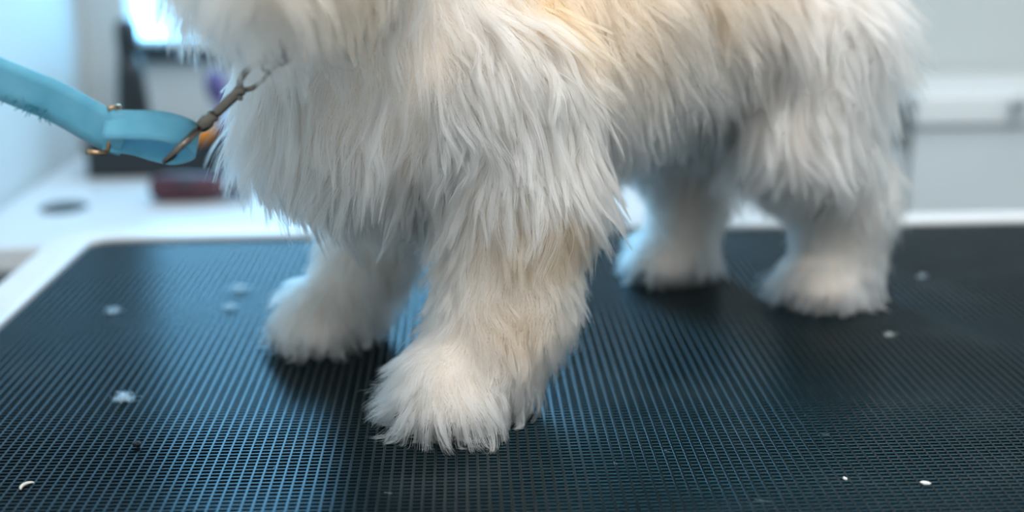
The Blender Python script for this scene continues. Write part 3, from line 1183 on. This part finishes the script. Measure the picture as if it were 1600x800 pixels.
# ------------------------------------------------------------------ bits on the mat
def tuft(name, c, size, n, label, seed, rad=6e-5, h=.35):
    r = np.random.default_rng(seed)
    k = 8
    cen = np.array([c[0], c[1], 0.0012])
    a = r.random(n) * 6.28
    st = np.stack([r.normal(size=n) * size[0] * .33, r.normal(size=n) * size[1] * .33, np.abs(r.normal(size=n)) * size[2] * .4], 1)
    d = np.stack([np.cos(a), np.sin(a) * .7, r.normal(size=n) * .25], 1)
    curl = r.normal(size=(n, 3))
    P3 = np.zeros((n, k, 3))
    p = st.copy()
    for j in range(k):
        P3[:, j] = p
        d = unit(d + np.cross(d, curl) * .45)
        p = p + d * (size[0] * .9 / k)
        p = p * 0.94
    P3[..., 2] = np.clip(np.abs(P3[..., 2]), .0001, size[2])
    P3 += cen
    rr = np.full((n, k), rad); rr[:, -1] *= .3
    o = curves_obj(name, P3, np.tile([[.86, .85, .82]], (n, 1)), rr, M_fur)
    tag(o, label, 'fur tuft', 'loose fur tufts on the mat')
    return o


tuft('fur_tuft', (-.2297, .803), (.011, .006, .006), 150, 'largest white fur tuft, left on the mat above the black speck', 1)
tuft('fur_tuft', (-.2863, .9952), (.009, .006, .0045), 90, 'small white fur tuft near the left edge of the mat', 2)
tuft('fur_tuft', (-.1941, 1.0495), (.013, .008, .004), 80, 'faint fur tuft near the far white rim left of the far paw', 3)
tuft('fur_tuft', (-.1937, 1.000), (.009, .006, .003), 60, 'faint small fur tuft just in front of another by the far paw', 4)
tuft('fur_tuft', (.3144, .8945), (.007, .004, .003), 70, 'small white fur wisp right of the near hind paw', 5)
tuft('fur_tuft', (.3908, 1.0429), (.007, .005, .003), 40, 'faint fur wisp on the far right of the mat', 6)


def chip(name, c, half, rot, m, label, cat, seed, group=None):
    r = np.random.default_rng(seed)
    bm = bmesh.new()
    bmesh.ops.create_icosphere(bm, subdivisions=2, radius=1.0)
    for v in bm.verts:
        f = 1 + r.normal() * .13
        v.co = Vector((v.co.x * half[0] * f, v.co.y * half[1] * f, v.co.z * half[2] * f))
    bmesh.ops.rotate(bm, verts=bm.verts, cent=(0, 0, 0), matrix=Matrix.Rotation(math.radians(rot), 3, 'Z'))
    zm = min(v.co.z for v in bm.verts)
    bmesh.ops.translate(bm, verts=bm.verts, vec=(c[0], c[1], -zm + .0001))
    o = mesh_obj(name, bm, m)
    return tag(o, label, cat, group)


chip('white_crumb', (.254, .6483), (.0028, .0016, .0009), -12, M_crumb, 'larger white crumb at the lower right of the mat', 'crumb', 1, 'white crumbs')
chip('white_crumb', (.2111, .6568), (.0009, .0016, .0008), 20, M_crumb, 'tiny white crumb left of the larger crumb on the mat', 'crumb', 2, 'white crumbs')
chip('black_speck', (-.2035, .7291), (.0026, .0022, .0016), 0, M_speck, 'small black speck of dirt on the blue lit left side of the mat', 'speck', 3)
bm = bmesh.new()
cpt = []
for k in range(9):
    a = math.radians(70 + 150 * k / 8)
    cpt.append(Vector((-.2517 + .0042 * math.cos(a), .6749 + .0055 * math.sin(a), .0011)))
add_tube(bm, cpt, [.0003, .0006, .0008, .0009, .0010, .0010, .0009, .0007, .0003], 8)
tag(mesh_obj('nail_clipping', bm, M_nail_clip, None, True), 'curved pale nail clipping at the lower left of the mat', 'nail clipping')
hb = np.random.default_rng(9)
spots = [(.1545, .6345, .010, 'longest loose white hair on the dark mat at the lower right'),
         (.085, .685, .006, 'short loose hair on the mat right below the near front paw'),
         (.118, .700, .005, 'short loose hair on the mat midway between near paw and white crumbs'),
         (-.045, .655, .005, 'short loose hair at the bottom edge of the mat below the near paw'),
         (.215, .720, .005, 'short loose hair on the mat above the white crumbs'),
         (-.115, .690, .006, 'short loose hair on the mat left of the near paw')]
for i, (hx, hy, L_, lb) in enumerate(spots):
    a = hb.random() * 3.14
    p0 = np.array([hx, hy, .0005])
    d_ = np.array([math.cos(a), math.sin(a) * .6, 0]) if i else np.array([.9, -.35, 0])
    t_ = np.linspace(0, 1, 7)[:, None]
    pp = p0 + d_ * L_ * t_ + np.array([-d_[1], d_[0], 0]) * np.sin(t_ * 3.1) * L_ * hb.normal() * .2
    o = curves_obj('loose_hair', pp[None], np.array([[.8, .79, .75]]), np.full((1, 7), 8e-5), M_fur)
    tag(o, lb, 'hair', 'loose hairs on the mat')
